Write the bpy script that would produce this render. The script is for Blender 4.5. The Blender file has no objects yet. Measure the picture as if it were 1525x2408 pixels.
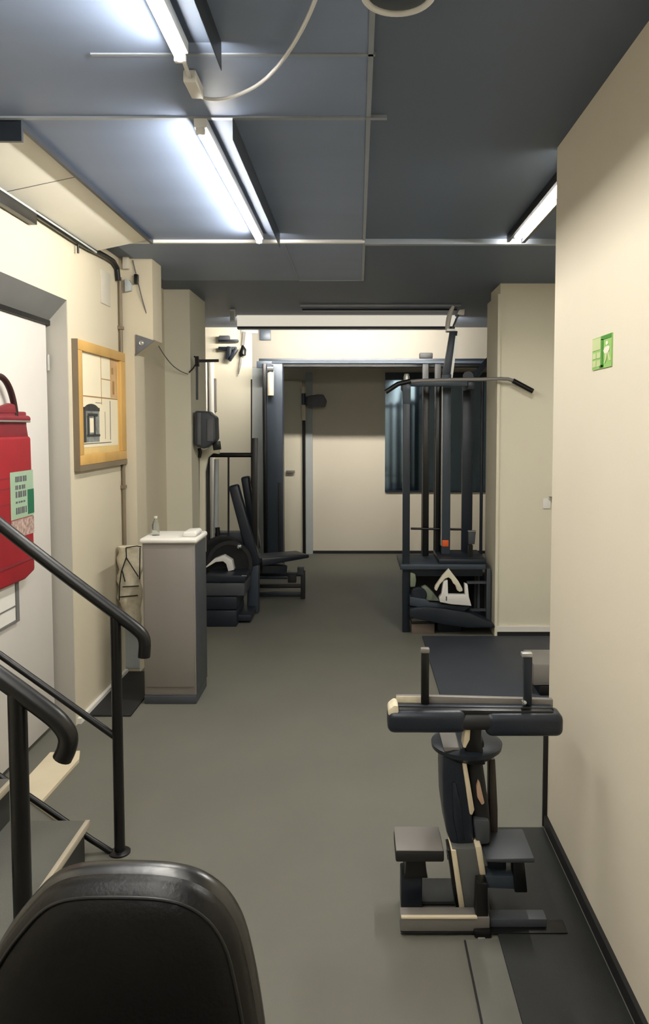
import bpy, bmesh, math, random
from mathutils import Vector, Matrix
random.seed(4)
C = bpy.context.scene.collection
PI = math.pi

# ------------------------------------------------------------------ camera
F = 1800.0; PX, PY = 840.0, 1107.0; PITCH = math.radians(3.4); CAMZ = 1.6
cp, sp = math.cos(PITCH), math.sin(PITCH)
cam = bpy.data.cameras.new('camera'); cam_o = bpy.data.objects.new('camera', cam); C.objects.link(cam_o)
cam_o.location = (0, 0, CAMZ); cam_o.rotation_euler = (PI/2 - PITCH, 0, 0)
cam.sensor_fit = 'VERTICAL'; cam.sensor_height = 36.0; cam.lens = F/2408*36
cam.shift_x = -(PX-762.5)/2408; cam.shift_y = (PY-1204)/2408
cam.clip_start = 0.05; cam.clip_end = 60
bpy.context.scene.camera = cam_o
def ray(u, v):
    a = (u-PX)/F; b = -(v-PY)/F
    return Vector((a, cp + b*sp, -sp + b*cp))
def onY(u, v, Y):
    d = ray(u, v); t = Y/d.y; return Vector((d.x*t, Y, CAMZ + d.z*t))
def onX(u, v, X):
    d = ray(u, v); t = X/d.x; return Vector((X, d.y*t, CAMZ + d.z*t))
def onZ(u, v, Z=0.0):
    d = ray(u, v); t = (Z-CAMZ)/d.z; return Vector((d.x*t, d.y*t, Z))

# ------------------------------------------------------------------ materials
def lin(c):
    return tuple(((x/255)/12.92 if x/255 <= .04045 else ((x/255+.055)/1.055)**2.4) for x in c)
MATS = {}
def mat(name, rgb, rough=.6, metal=0., var=.06, scale=6., bump=0., bscale=120., spec=.5, stretch=None, emit=0):
    m = bpy.data.materials.new(name); m.use_nodes = True; nt = m.node_tree; N = nt.nodes; L = nt.links
    b = N['Principled BSDF']; c = lin(rgb)
    b.inputs['Roughness'].default_value = rough; b.inputs['Metallic'].default_value = metal
    b.inputs['Specular IOR Level'].default_value = spec
    tc = N.new('ShaderNodeTexCoord'); mp = N.new('ShaderNodeMapping'); L.new(tc.outputs['Object'], mp.inputs['Vector'])
    if stretch: mp.inputs['Scale'].default_value = stretch
    nz = N.new('ShaderNodeTexNoise'); nz.inputs['Scale'].default_value = scale; nz.inputs['Detail'].default_value = 4
    L.new(mp.outputs['Vector'], nz.inputs['Vector'])
    rp = N.new('ShaderNodeValToRGB')
    rp.color_ramp.elements[0].position = .3; rp.color_ramp.elements[1].position = .7
    rp.color_ramp.elements[0].color = (*[x*(1-var) for x in c], 1); rp.color_ramp.elements[1].color = (*[min(1, x*(1+var)) for x in c], 1)
    L.new(nz.outputs['Fac'], rp.inputs['Fac']); L.new(rp.outputs['Color'], b.inputs['Base Color'])
    if bump:
        n2 = N.new('ShaderNodeTexNoise'); n2.inputs['Scale'].default_value = bscale; L.new(mp.outputs['Vector'], n2.inputs['Vector'])
        bp = N.new('ShaderNodeBump'); bp.inputs['Strength'].default_value = bump; bp.inputs['Distance'].default_value = .002
        L.new(n2.outputs['Fac'], bp.inputs['Height']); L.new(bp.outputs['Normal'], b.inputs['Normal'])
    if emit:
        b.inputs['Emission Color'].default_value = (*c, 1); b.inputs['Emission Strength'].default_value = emit
    MATS[name] = m; return m
def emission(name, rgb, s):
    m = mat(name, rgb, .5, var=.0); b = m.node_tree.nodes['Principled BSDF']
    b.inputs['Emission Color'].default_value = (*lin(rgb), 1); b.inputs['Emission Strength'].default_value = s
    return m
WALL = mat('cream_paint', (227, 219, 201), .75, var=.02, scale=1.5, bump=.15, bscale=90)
WALLL = mat('cream_paint_left', (212, 202, 178), .75, var=.02, scale=1.5, bump=.15, bscale=90)  # cream darkened in the colour itself to curb left wall brightness and bounce
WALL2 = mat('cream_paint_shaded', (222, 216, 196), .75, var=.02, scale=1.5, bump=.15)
GREYWALL = mat('pale_grey_paint', (178, 184, 184), .7, var=.03)
PLATE = mat('glow_damper_dark', (66, 76, 92), .7, var=.04)
LINT = mat('darkened_lintel_cream', (134, 130, 121), .7, var=.02)  # cream lintel darkened in colour to offset the strong batten light
REVEAL = mat('reveal_paint', (192, 188, 178), .7, var=.02)
WHITE = mat('white_paint', (236, 233, 226), .5, var=.02)
DOORW = mat('white_door_laminate', (222, 217, 211), .4, var=.015)
FRAMEG = mat('dark_grey_reveal', (112, 112, 110), .7, var=.05)
FLOOR = mat('rubber_floor', (109, 108, 99), .58, var=.05, scale=2.2, bump=.2, bscale=260, spec=.35)
CEIL = mat('slate_ceiling', (98, 109, 128), .55, var=.04, scale=.8, spec=.3)
CEILB = mat('slate_blue_ceiling', (134, 149, 176), .5, var=.05, scale=1.2, spec=.35, stretch=(.5, 3, 1))
SEAM = mat('pale_metal_strip', (150, 158, 168), .4, .1, var=.04)
SEAMW = mat('white_strip', (235, 236, 234), .4, var=.02)
BLACK = mat('black_paint', (7, 8, 10), .36, var=.1)
BLACKM = mat('black_matt', (26, 27, 29), .6, var=.1)
NAVY = mat('navy_vinyl', (27, 34, 46), .4, var=.12, scale=12, bump=.2)
SLATE = mat('slate_metal', (62, 71, 82), .4, .2, var=.08, stretch=(1, 1, .2))
DSLATE = mat('dark_slate_metal', (33, 40, 50), .4, .2, var=.1, stretch=(1, 1, .2))
STEEL = mat('brushed_steel', (176, 176, 172), .35, .6, var=.06)
GREYM = mat('grey_painted_metal', (128, 124, 120), .45, .1, var=.05)
CHROME = mat('chrome', (205, 208, 210), .15, .9, var=.02)
CREAMP = mat('cream_plastic', (228, 214, 184), .5, var=.05)
TAN = mat('pinkish_tan_plastic', (205, 172, 146), .5, var=.06)
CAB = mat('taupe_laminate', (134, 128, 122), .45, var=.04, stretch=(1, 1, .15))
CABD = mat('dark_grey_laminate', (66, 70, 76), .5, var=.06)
RED = mat('red_fabric', (152, 27, 38), .55, var=.12, scale=5, bump=.2)
DRED = mat('dark_red_fabric', (128, 36, 46), .55, var=.15, scale=9)
MAROON = mat('maroon_strap', (52, 20, 20), .5, var=.2)
LGREEN = mat('pale_green_print', (160, 186, 158), .5, var=.05)
DGREEN = mat('dark_green_print', (32, 104, 74), .5, var=.05)
INK = mat('grey_ink', (96, 96, 100), .6, var=.2)
PINKP = mat('speckled_print', (176, 150, 140), .6, var=.5, scale=60)
PINE = mat('pine_wood', (206, 164, 94), .45, var=.16, scale=5, stretch=(1, 1, .4))
PAPER = mat('warm_paper', (244, 232, 202), .7, var=.02)
MOUNT = mat('mount_board', (226, 196, 132), .7, var=.05)
SKETCH = mat('brown_line', (168, 130, 76), .7, var=.1)
TANP = mat('tan_wash', (208, 170, 124), .7, var=.12, scale=14)
GREYP = mat('grey_wash', (132, 136, 132), .7, var=.35, scale=26)
DARKP = mat('charcoal_wash', (58, 58, 56), .7, var=.3, scale=22)
GREEN = mat('sign_green', (56, 142, 36), .4, var=.05)
GREENL = mat('sign_light_green', (150, 200, 110), .4, var=.04)
GREENP = mat('sign_pale_green', (204, 218, 160), .4, var=.05)
SIGNW = mat('sign_white', (246, 240, 226), .4, var=.01)
MAT_R = mat('black_rubber_mat', (46, 48, 48), .55, var=.06, bump=.3, bscale=300, spec=.3)
MAT_B = mat('slate_rubber_mat', (62, 66, 74), .55, var=.06, bump=.3, bscale=300, spec=.3)
MATEDGE = mat('grey_mat_edge', (108, 108, 102), .55, var=.05)
TREAD = mat('stair_rubber', (104, 104, 98), .6, var=.06, bump=.3, bscale=200, spec=.3)
NOSE = mat('pale_nosing', (196, 186, 166), .5, var=.05)
RISER = mat('dark_riser', (58, 58, 56), .6, var=.08)
VINYL = mat('black_vinyl', (8, 8, 9), .38, var=.2, scale=9, bump=.3, bscale=140, spec=.3)
VINYLG = mat('glossy_black_vinyl', (14, 14, 14), .3, spec=.9, var=.2, scale=9, bump=.2, bscale=60)
PIPING = mat('black_piping', (14, 14, 15), .4, var=.1)
BROWNP = mat('brown_pipe', (126, 112, 92), .5, var=.06)
PLATEG = mat('cover_plate', (208, 202, 186), .6, var=.02)
SACK = mat('cream_sack', (222, 212, 186), .8, var=.12, scale=30, bump=.8, bscale=40)
ORANGE = mat('orange_tag', (232, 100, 42), .5, var=.04)
WOODB = mat('brown_block', (116, 104, 94), .6, var=.1, stretch=(.3, 1, 3))
BEAMG = mat('grey_beam_paint', (92, 94, 92), .5, .05, var=.06)
SAGE = mat('sage_plastic', (122, 130, 112), .5, var=.06)
REFL = mat('white_reflector', (244, 243, 238), .4, var=.01)
IRON = mat('white_moulded_plastic', (232, 230, 226), .4, var=.03)
CABLEW = mat('white_cable', (228, 228, 226), .45, var=.02)
LED = emission('led_diffuser', (255, 250, 240), 168)
LED3 = emission('led_strip', (255, 252, 244), 300)
LEDB = emission('batten_diffuser', (255, 247, 234), 330)
LEDF = emission('opal_front', (235, 228, 212), .7)
def glass_mat():
    m = mat('clear_plastic', (225, 230, 226), .05, var=0); b = m.node_tree.nodes['Principled BSDF']
    b.inputs['Transmission Weight'].default_value = .9; b.inputs['IOR'].default_value = 1.2; return m
GLASS = glass_mat()
MIRROR = mat('tinted_mirror', (150, 178, 208), .07, 1.0, var=.02)

# ------------------------------------------------------------------ mesh builder
WL = {}
def setp(o, label=None, cat=None, group=None, kind=None):
    if label: o['label'] = label
    if cat: o['category'] = cat
    if group: o['group'] = group
    if kind: o['kind'] = kind
    return o
def thing(name, loc, label, cat, group=None):
    o = bpy.data.objects.new(name, None); C.objects.link(o); o.empty_display_size = .1
    o.location = loc; WL[o.name] = Vector(loc); return setp(o, label, cat, group)
class MB:
    def __init__(s): s.bm = bmesh.new(); s.mi = 0
    def face(s, vs):
        try:
            f = s.bm.faces.new(vs); f.material_index = s.mi; return f
        except ValueError: return None
    def box(s, x0, x1, y0, y1, z0, z1):
        if x0 > x1: x0, x1 = x1, x0
        if y0 > y1: y0, y1 = y1, y0
        if z0 > z1: z0, z1 = z1, z0
        v = [s.bm.verts.new((x, y, z)) for z in (z0, z1) for y in (y0, y1) for x in (x0, x1)]
        for q in ((0,2,3,1),(4,5,7,6),(0,1,5,4),(2,6,7,3),(0,4,6,2),(1,3,7,5)): s.face([v[i] for i in q])
        return s
    def prism(s, pts, vec):
        vec = Vector(vec); a = [s.bm.verts.new(p) for p in pts]; b = [s.bm.verts.new(Vector(p)+vec) for p in pts]
        n = len(pts); s.face(a); s.face(b[::-1])
        for i in range(n): s.face([a[i], b[i], b[(i+1) % n], a[(i+1) % n]])
        return s
    def bar(s, p, q, w, h, side=(1, 0, 0), w2=None, h2=None):
        p, q = Vector(p), Vector(q); d = (q-p).normalized(); sd = Vector(side); sd = (sd - d*sd.dot(d))
        if sd.length < 1e-4: sd = Vector((0, 1, 0)) - d*d.y
        sd.normalize(); up = d.cross(sd).normalized(); w2 = w2 or w; h2 = h2 or h
        A = [s.bm.verts.new(p + sd*a*w/2 + up*b*h/2) for a, b in ((-1,-1),(1,-1),(1,1),(-1,1))]
        B = [s.bm.verts.new(q + sd*a*w2/2 + up*b*h2/2) for a, b in ((-1,-1),(1,-1),(1,1),(-1,1))]
        s.face(A); s.face(B[::-1])
        for i in range(4): s.face([A[i], B[i], B[(i+1) % 4], A[(i+1) % 4]])
        return s
    def tube(s, pts, r, seg=12, closed=False, smooth=0):
        P = [Vector(p) for p in pts]; R = r if isinstance(r, (list, tuple)) else [r]*len(P)
        for _ in range(smooth):
            Q, S = [], []
            n = len(P); rng = range(n if closed else n-1)
            if not closed: Q.append(P[0]); S.append(R[0])
            for i in rng:
                j = (i+1) % n
                Q += [P[i]*.75+P[j]*.25, P[i]*.25+P[j]*.75]; S += [R[i]*.75+R[j]*.25, R[i]*.25+R[j]*.75]
            if not closed: Q.append(P[-1]); S.append(R[-1])
            P, R = Q, S
        n = len(P); rings = []; ref = None
        for i, p in enumerate(P):
            if closed: t = (P[(i+1) % n]-P[i-1])
            else: t = P[min(i+1, n-1)]-P[max(i-1, 0)]
            t.normalize()
            if ref is None: ref = Vector((0, 0, 1)) if abs(t.z) < .9 else Vector((1, 0, 0))
            a = (ref - t*ref.dot(t)).normalized(); ref = a; b = t.cross(a)
            rings.append([s.bm.verts.new(p + (a*math.cos(2*PI*k/seg)+b*math.sin(2*PI*k/seg))*R[i]) for k in range(seg)])
        for i in range(n if closed else n-1):
            A, B = rings[i], rings[(i+1) % n]
            for k in range(seg): s.face([A[k], A[(k+1) % seg], B[(k+1) % seg], B[k]])
        if not closed: s.face(rings[0][::-1]); s.face(rings[-1])
        return s
    def lathe(s, c, axis, prof, seg=28):
        c = Vector(c); ax = Vector(axis).normalized(); ref = Vector((0,0,1)) if abs(ax.z) < .9 else Vector((1,0,0))
        a = (ref-ax*ref.dot(ax)).normalized(); b = ax.cross(a)
        rings = [[s.bm.verts.new(c+ax*h+(a*math.cos(2*PI*k/seg)+b*math.sin(2*PI*k/seg))*max(r, 1e-4)) for k in range(seg)] for r, h in prof]
        for A, B in zip(rings, rings[1:]):
            for k in range(seg): s.face([A[k], A[(k+1) % seg], B[(k+1) % seg], B[k]])
        s.face(rings[0][::-1]); s.face(rings[-1]); return s
    def build(s, name, m, parent=None, bevel=0., label=None, cat=None, group=None, kind=None, seg=2, ang=40, loc=None):
        bm = s.bm; bmesh.ops.recalc_face_normals(bm, faces=bm.faces)
        if bevel:
            es = [e for e in bm.edges if len(e.link_faces) == 2 and e.calc_face_angle(0) > math.radians(30)]
            bmesh.ops.bevel(bm, geom=es, offset=bevel, segments=seg, affect='EDGES', profile=.5, clamp_overlap=True)
        if parent is not None: off = WL[parent.name]
        elif loc is not None: off = Vector(loc)
        else:
            xs = [v.co.x for v in bm.verts]; ys = [v.co.y for v in bm.verts]; zs = [v.co.z for v in bm.verts]
            off = Vector(((min(xs)+max(xs))/2, (min(ys)+max(ys))/2, min(zs)))
        bmesh.ops.translate(bm, verts=bm.verts, vec=-off)
        me = bpy.data.meshes.new(name); bm.to_mesh(me); bm.free()
        for mm in (m if isinstance(m, (list, tuple)) else [m]): me.materials.append(mm)
        me.polygons.foreach_set('use_smooth', [True]*len(me.polygons)); me.set_sharp_from_angle(angle=math.radians(ang))
        o = bpy.data.objects.new(name, me); C.objects.link(o)
        if parent is not None: o.parent = parent
        else: o.location = off
        WL[o.name] = off
        return setp(o, label, cat, group, kind)
def S(name, m, *boxes, bevel=0):
    b = MB()
    for q in boxes: b.box(*q)
    return b.build(name, m, kind='structure', bevel=bevel)

# ------------------------------------------------------------------ room shell
H = 2.65; XL, XR = -1.5, .757; YF = 9.5; YB = -2.6
S('floor', FLOOR, (-2.6, 2.4, YB-.1, YF+.1, -.1, 0))
S('ceiling', CEIL, (-2.6, 2.4, YB-.1, YF+.1, H, H+.1))
# lowered, bluer ceiling field left of the long seam
S('ceiling_left', CEILB, (-1.5, .03, YB, 2.655, H-.006, H-.0005), (-1.16, .03, 2.68, 4.38, H-.006, H-.0005), (-1.4, .03, 4.42, 5.6, H-.006, H-.0005))
# cream ceiling panel beside the left wall
pb = MB().prism([(XL, 2.7, H-.075), (-1.165, 2.7, H-.005), (-1.165, 2.7, H-.0005), (XL, 2.7, H-.0005)], (0, 1.68, 0))
o = pb.build('ceiling_panel', mat('bright_panel_paint', (250, 246, 232), .6, var=.01), kind='structure')
MB().box(-1.165, -1.15, 2.7, 4.38, H-.03, H-.0005).box(XL, -1.15, 2.685, 2.7, H-.078, H-.0005).build('trim_1', DSLATE, kind='structure')
MB().prism([(XL+.02, 3.28, H-.0725), (-1.17, 3.28, H-.0075), (-1.17, 3.28, H-.0055), (XL+.02, 3.28, H-.0695)], (0, .003, 0)).build('trim_2', INK, kind='structure')
# seams and strips in the ceiling
S('trim_3', SEAMW, (XL, .04, 4.385, 4.412, H-.022, H-.0005))
S('trim_4', SEAM, (.04, 2.2, 4.385, 4.425, H-.03, H-.0005))
S('trim_5', SEAM, (XL, .1, 2.655, 2.675, H-.012, H-.0005))
S('trim_6', SEAM, (-.75, .05, 2.215, 2.228, H-.010, H-.0005))
S('trim_7', SEAM, (.03, .045, YB, 5.6, H-.010, H-.0005))
S('trim_8', SEAM, (-.42, .045, 5.585, 5.6, H-.010, H-.0005), (-.425, -.42, 4.42, 5.585, H-.010, H-.0005))
S('trim_9', SEAM, (-.5, .9, 6.72, 6.76, H-.012, H-.0005))  # pale strip in place of a reflection streak on the ceiling
S('trim_21', DSLATE, (-.5, .9, 7.0, 7.1, H-.012, H-.0005))
# left wall with the door recess
RY0, RY1, DX = 2.95, 4.0, -1.6
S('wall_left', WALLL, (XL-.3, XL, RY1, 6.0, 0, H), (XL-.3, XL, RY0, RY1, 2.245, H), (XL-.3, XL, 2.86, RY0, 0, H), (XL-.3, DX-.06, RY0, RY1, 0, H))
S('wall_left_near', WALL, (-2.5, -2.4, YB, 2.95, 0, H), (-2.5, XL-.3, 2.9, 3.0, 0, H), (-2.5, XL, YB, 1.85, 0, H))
# splayed lintel, its shade put into dark grey, and pale reveal
r = MB(); r.prism([(XL, RY0, 2.245), (DX, RY0, 2.135), (DX, RY0, 2.3), (XL-.01, RY0, 2.3)], (0, RY1-RY0, 0)); r.build('trim_10', FRAMEG, kind='structure')
S('trim_11', REVEAL, (DX-.05, XL-.002, RY1-.004, RY1, 0, 2.25))
S('trim_12', BLACK, (DX-.03, DX+.012, RY0, RY1, 2.115, 2.14))  # black strip paints the shadow gap above the door
# stepped piers on the left side of the hall
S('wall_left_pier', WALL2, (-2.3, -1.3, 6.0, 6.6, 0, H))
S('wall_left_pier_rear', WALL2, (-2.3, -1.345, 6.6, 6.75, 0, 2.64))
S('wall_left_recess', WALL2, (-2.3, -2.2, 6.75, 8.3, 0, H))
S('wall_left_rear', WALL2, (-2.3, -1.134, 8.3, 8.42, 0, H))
S('wall_left_jamb', GREYWALL, (-1.134, -1.01, 8.3, 8.42, 0, 2.22))
S('wall_lintel', LINT, (-1.134, 2.0, 8.3, 8.42, 2.22, H))
S('trim_23', BLACK, (-1.0, 2.0, 8.285, 8.3, 2.222, 2.255))  # stands in for the crossover's lower beam, set here to cast no shadow
S('wall_back', WALL, (-2.3, 2.3, YF, YF+.1, 0, H))
S('baseboard_back', BLACKM, (-.6, 2.0, YF-.015, YF, 0, .035))
S('wall_right', WALL, (XR, XR+.3, YB, 2.97, 0, H))
S('baseboard_right', BLACKM, (XR-.014, XR, YB, 2.97, 0, .045))
S('trim_13', BLACKM, (XR-.018, XR+.3, 2.97, 2.98, .0, .40))
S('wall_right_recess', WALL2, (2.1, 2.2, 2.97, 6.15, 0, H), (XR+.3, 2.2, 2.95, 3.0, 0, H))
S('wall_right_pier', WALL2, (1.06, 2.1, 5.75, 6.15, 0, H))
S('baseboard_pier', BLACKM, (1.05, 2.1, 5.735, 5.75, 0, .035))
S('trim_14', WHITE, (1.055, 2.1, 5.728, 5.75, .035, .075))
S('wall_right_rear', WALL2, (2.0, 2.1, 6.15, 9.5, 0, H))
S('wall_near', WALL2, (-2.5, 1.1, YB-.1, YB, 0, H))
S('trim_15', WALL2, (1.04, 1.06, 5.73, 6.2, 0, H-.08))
# boxed panel high on the left wall, near edge of the stepped piers
MB().prism([(XL, 4.88, 0), (-1.41, 4.88, 0), (-1.41, 4.88, 2.05), (-1.29, 4.88, 2.142), (-1.29, 4.88, H), (XL, 4.88, H)], (0, .22, 0)).build('trim_16', WALLL, kind='structure')
S('trim_18', GREYWALL, (XL, -1.41, 4.874, 4.88, .03, .4))
S('trim_19', WHITE, (XL, XL+.02, 4.02, 4.86, .0, .03))

# ------------------------------------------------------------------ door on the left
d = MB().box(DX-.05, DX, RY0+.02, RY1-.03, .03, 2.115).build('door_1', DOORW, kind='structure', bevel=.003)
h0 = onX(117, 835, DX+.005); h1 = onX(119, 872, DX+.005)
MB().tube([(DX+.006, 3.975, h1.z), (DX+.006, 3.975, h0.z)], .008).build('hinge', STEEL, d)
a = onX(36, 1356, DX); b2 = onX(38, 1460, DX)
vp = MB(); vp.box(DX, DX+.01, 3.02, a.y, b2.z, a.z).build('ventilation_panel', WHITE, d)
MB().box(DX, DX+.016, a.y-.03, a.y, b2.z, a.z+.12).box(DX, DX+.014, 3.02, a.y, b2.z, b2.z+.012).box(DX, DX+.013, 3.02, a.y-.03, b2.z+.075, b2.z+.081).build('panel_frame', FRAMEG, d)
s = MB(); s.prism([onZ(*q) for q in ((118, 1776), (188, 1772), (186, 1792), (96, 1893), (178, 1951), (150, 1945), (62, 1880), (40, 1862))], (0, 0, .015))
s.build('trim_20', CREAMP, kind='structure')

# ------------------------------------------------------------------ back wall door
dz = MB().box(-.915, -.68, YF-.04, YF, .02, 2.15).build('door_2', WALL2, kind='structure', bevel=.004)
MB().tube([(-.87, YF-.04, 1.03), (-.87, YF-.085, 1.03)], .012).bar((-.875, YF-.09, 1.03), (-.77, YF-.09, 1.03), .02, .03, (0, 1, 0)).build('door_handle', GREYM, dz, bevel=.003)
S('trim_22', GREYWALL, (-.64, -.555, YF-.05, YF, 0, 2.25))

# ------------------------------------------------------------------ lights
def led(name, x, y0, y1, label, parts=True):
    t = thing(name, (x, (y0+y1)/2, H-.08), label, 'ceiling light', 'linear ceiling lights in the left row')
    MB().box(x-.022, x+.022, y0, y1, H-.041, H-.0065).build('housing', REFL, t, bevel=.003)
    MB().tube([(x, y0+.012, H-.053), (x, y1-.012, H-.053)], .0125, 16).build('tube', LED, t)
    MB().box(x+.11, x+.1115, y0, y1, H-.084, H-.0065).build('shadow_blade', DSLATE, t)  # unseen blade added to cast the shadow line on the right wall
    MB().box(x+.022, x+.11, y0, y1, H-.0095, H-.0065).build('glow_damper', PLATE, t)  # dark plate added to hold down ceiling glow between tube and blade
    for ya, yb in ((y0-.004, y0+.012), (y1-.012, y1+.004)):
        MB().box(x-.016, x+.016, ya, yb, H-.064, H-.042).build('end_cap', WHITE, t, bevel=.003)
    return t
led('linear_light', -.533, 2.66, 4.23, 'long glowing linear ceiling light ending at the white ceiling strip')
led('linear_light', -.482, -.7, 2.15, 'overexposed linear ceiling light cut by the top of the picture')
# connector with hanging white cable
t = thing('cable_connector', (-.49, 2.35, H-.06), 'white plug connector between the two glowing ceiling lights', 'connector')
MB().box(-.512, -.474, 2.31, 2.43, H-.045, H-.0065).build('connector_body', WHITE, t, bevel=.006)
MB().tube([(-.492, 2.31, H-.03), (-.484, 2.156, H-.03)], .006).build('lead', CABLEW, t)
pts = [onZ(u, v, H-.03) for u, v in ((462, 222), (490, 236), (545, 230), (610, 200), (660, 150), (705, 80), (742, 0), (762, -70))]
MB().tube(pts, .0055, smooth=2).build('white_cable', CABLEW, label='white cable sagging in a curve across the blue ceiling', cat='cable')
t = thing('ceiling_lamp', (.1, 1.83, H-.02), 'unlit round ceiling lamp with a bright white rim at the top edge', 'ceiling lamp')
cc = onZ(936, -14, H-.01)
MB().tube([cc+Vector((math.cos(k*PI/20)*.083, math.sin(k*PI/20)*.085, 0)) for k in range(40)], .009, closed=True).build('rim', CABLEW, t)
MB().lathe(cc+Vector((0, 0, -.004)), (0, 0, 1), [(.074, .012), (.074, .004), (.05, -.002), (.001, -.004)]).build('lens', SLATE, t)
# right hand fixture in its black channel
t = thing('channel_light', (.88, 3.55, H-.06), 'slim bright light in a black channel beside the right wall', 'ceiling light')
MB().box(.825, .925, 2.99, 4.30, H-.02, H-.0005).box(.905, .925, 2.99, 4.3, H-.045, H-.02).box(.825, .84, 2.99, 4.3, H-.04, H-.02).build('channel', BLACK, t)
MB().tube([(.875, 3.0, H-.034), (.875, 4.28, H-.034)], .0125, 16).build('diffuser', LED3, t)
# rear batten
t = thing('batten_light', (-.1, 7.45, H-.16), 'wide pale batten light across the ceiling before the rear opening', 'ceiling light')
yb_, zb_ = 7.45, 2.575
MB().box(-1.15, .93, yb_-.05, yb_+.02, zb_+.035, H-.0005).build('housing', SEAMW, t, bevel=.004)
MB().tube([(-1.1, yb_, zb_), (.9, yb_, zb_)], .014, 16).build('tube', LEDB, t)
MB().box(-1.15, .93, yb_-.064, yb_-.0505, zb_-.03, H-.0005).build('opal_front', LEDF, t)
MB().box(-1.15, .93, yb_-.064, yb_+.018, zb_-.055, zb_-.0305).build('louvre', SLATE, t)  # underside added to keep batten light off the rear floor
for xa_ in (-1.15, .915): MB().box(xa_, xa_+.015, yb_-.05, yb_+.02, zb_-.03, zb_+.035).build('end_cap', WHITE, t)
t = thing('junction_box', (-1.1, 7.0, H-.1), 'small white junction box on the ceiling above the left recess', 'junction box')
MB().box(-1.155, -1.11, 7.0, 7.05, H-.11, H-.0005).build('box_body', WHITE, t, bevel=.004)
MB().box(-1.15, -1.115, 6.994, 7.0, H-.1, H-.02).build('cover', GREYWALL, t, bevel=.002)

# ------------------------------------------------------------------ left wall fittings
# black conduit along the top of the left wall
t = thing('ceiling_conduit', (XL+.02, 3.5, 2.6), 'black conduit running along the top of the left wall', 'conduit')
MB().bar((XL+.02, 2.86, H-.112), (XL+.02, 3.56, H-.112), .036, .05).build('conduit', BLACK, t, bevel=.004)
p = [onX(80, 500, XL+.02), onX(200, 580, XL+.02), onX(240, 598, XL+.02), onX(274, 620, XL+.02), onX(278, 660, XL+.02)]
MB().tube(p, .016, smooth=1).build('conduit', BLACK, t)
MB().tube([(XL+.02, 4.12, H-.065), (XL+.02, 4.12, H-.14)], .006).build('stub', BLACK, t)
MB().bar((XL+.03, 2.86, H-.08), (XL+.03, 4.37, H-.08), .012, .01).build('white_lead', GREYWALL, t)
p0 = onX(278, 650, XL+.015); p1 = onX(281, 1287, XL+.015)
t = thing('wall_pipe', (XL+.015, p0.y, p1.z), 'thin brown pipe down the left wall beside the framed picture', 'pipe')
MB().tube([(XL+.015, 4.85, p0.z), (XL+.015, 4.85, p1.z)], .012).build('pipe', BROWNP, t)
for z_ in (1.2, 2.2): MB().box(XL, XL+.03, 4.83, 4.87, z_, z_+.02).build('pipe_clip', BROWNP, t)
a = onX(235, 640, XL); b = onX(258, 722, XL)
MB().box(XL, XL+.006, a.y, b.y, b.z, a.z+.02).build('blank_wall_plate', PLATEG, bevel=.002, label='faint grey blanking plate high on the cream left wall', cat='cover plate')  # plain cover plate on the wall
t = thing('wall_box', (-1.38, 4.48, 2.3), 'small grey corner fitting on the white boxing by the conduit', 'fitting')
MB().box(onY(278, 0, 4.86).x, onY(292, 0, 4.86).x, 4.845, 4.88, onY(0, 633, 4.86).z, onY(0, 600, 4.86).z).build('upper_box', PLATEG, t, bevel=.004)
MB().prism([onY(u, v, 4.845) for u, v in ((292, 655), (302, 657), (308, 668), (307, 683), (293, 686))], (0, .035, 0)).build('lower_box', GREYWALL, t, bevel=.003)
# dark triangle standing in for the boxing's shaded underside
A, B, D = onY(318, 786, 4.87), onY(363, 801, 4.87), onY(318, 836, 4.87)
t = thing('underside_triangle', (A.x, 4.65, D.z), 'small dark triangle for the shaded underside of the left boxing', 'speaker')
MB().prism([A, B, D], (0, .009, 0)).build('cabinet', INK, t, bevel=.003)  # flat plate, underside shade put into its dark colour
ctr = (A+B+D)/3
MB().lathe(ctr+Vector((0, .002, .003)), (0, -1, 0), [(.016, 0), (.016, .006), (.010, .004), (.002, .009)]).build('pale_disc', STEEL, t)
# thin cable swagged to the bracket
pts = [onY(312, 612, 4.87), onY(316, 630, 4.865), onY(320, 645, 4.86), onY(333, 700, 4.86), onY(352, 765, 4.9), onY(368, 808, 5.3), onY(400, 856, 5.9), onY(425, 874, 5.96), onY(442, 880, 5.97)]
t = thing('thin_cable', pts[0], 'thin dark cable swagged from the boxing to the black hook bracket', 'cable')
MB().tube(pts, .0035, 8, smooth=2).build('cable', INK, t)
MB().box(pts[2].x-.012, pts[2].x+.012, 4.85, 4.879, pts[2].z-.06, pts[2].z).build('cable_joint', BLACK, t, bevel=.003)
# hook bracket
t = thing('hook_bracket', (-1.36, 5.95, 1.8), 'black bracket with hooked arm on the edge of the left pier', 'bracket')
MB().bar(onY(456, 838, 5.98), onY(468, 846, 5.98), .012, .012).bar(onY(463, 838, 5.98), onY(464, 862, 5.98), .03, .03).build('bracket_plate', BLACK, t)
MB().bar(onY(463, 849, 5.98), onY(514, 848, 5.98), .016, .022, (0, 1, 0)).build('arm', BLACK, t)
MB().bar(onY(463, 855, 5.98), onY(463, 940, 5.98), .016, .016, (0, 1, 0)).build('drop_rod', CABD, t)
MB().tube([onY(460, 856, 5.98), onY(454, 866, 5.98), onY(444, 876, 5.98)], .005).build('clip', BLACK, t)
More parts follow.
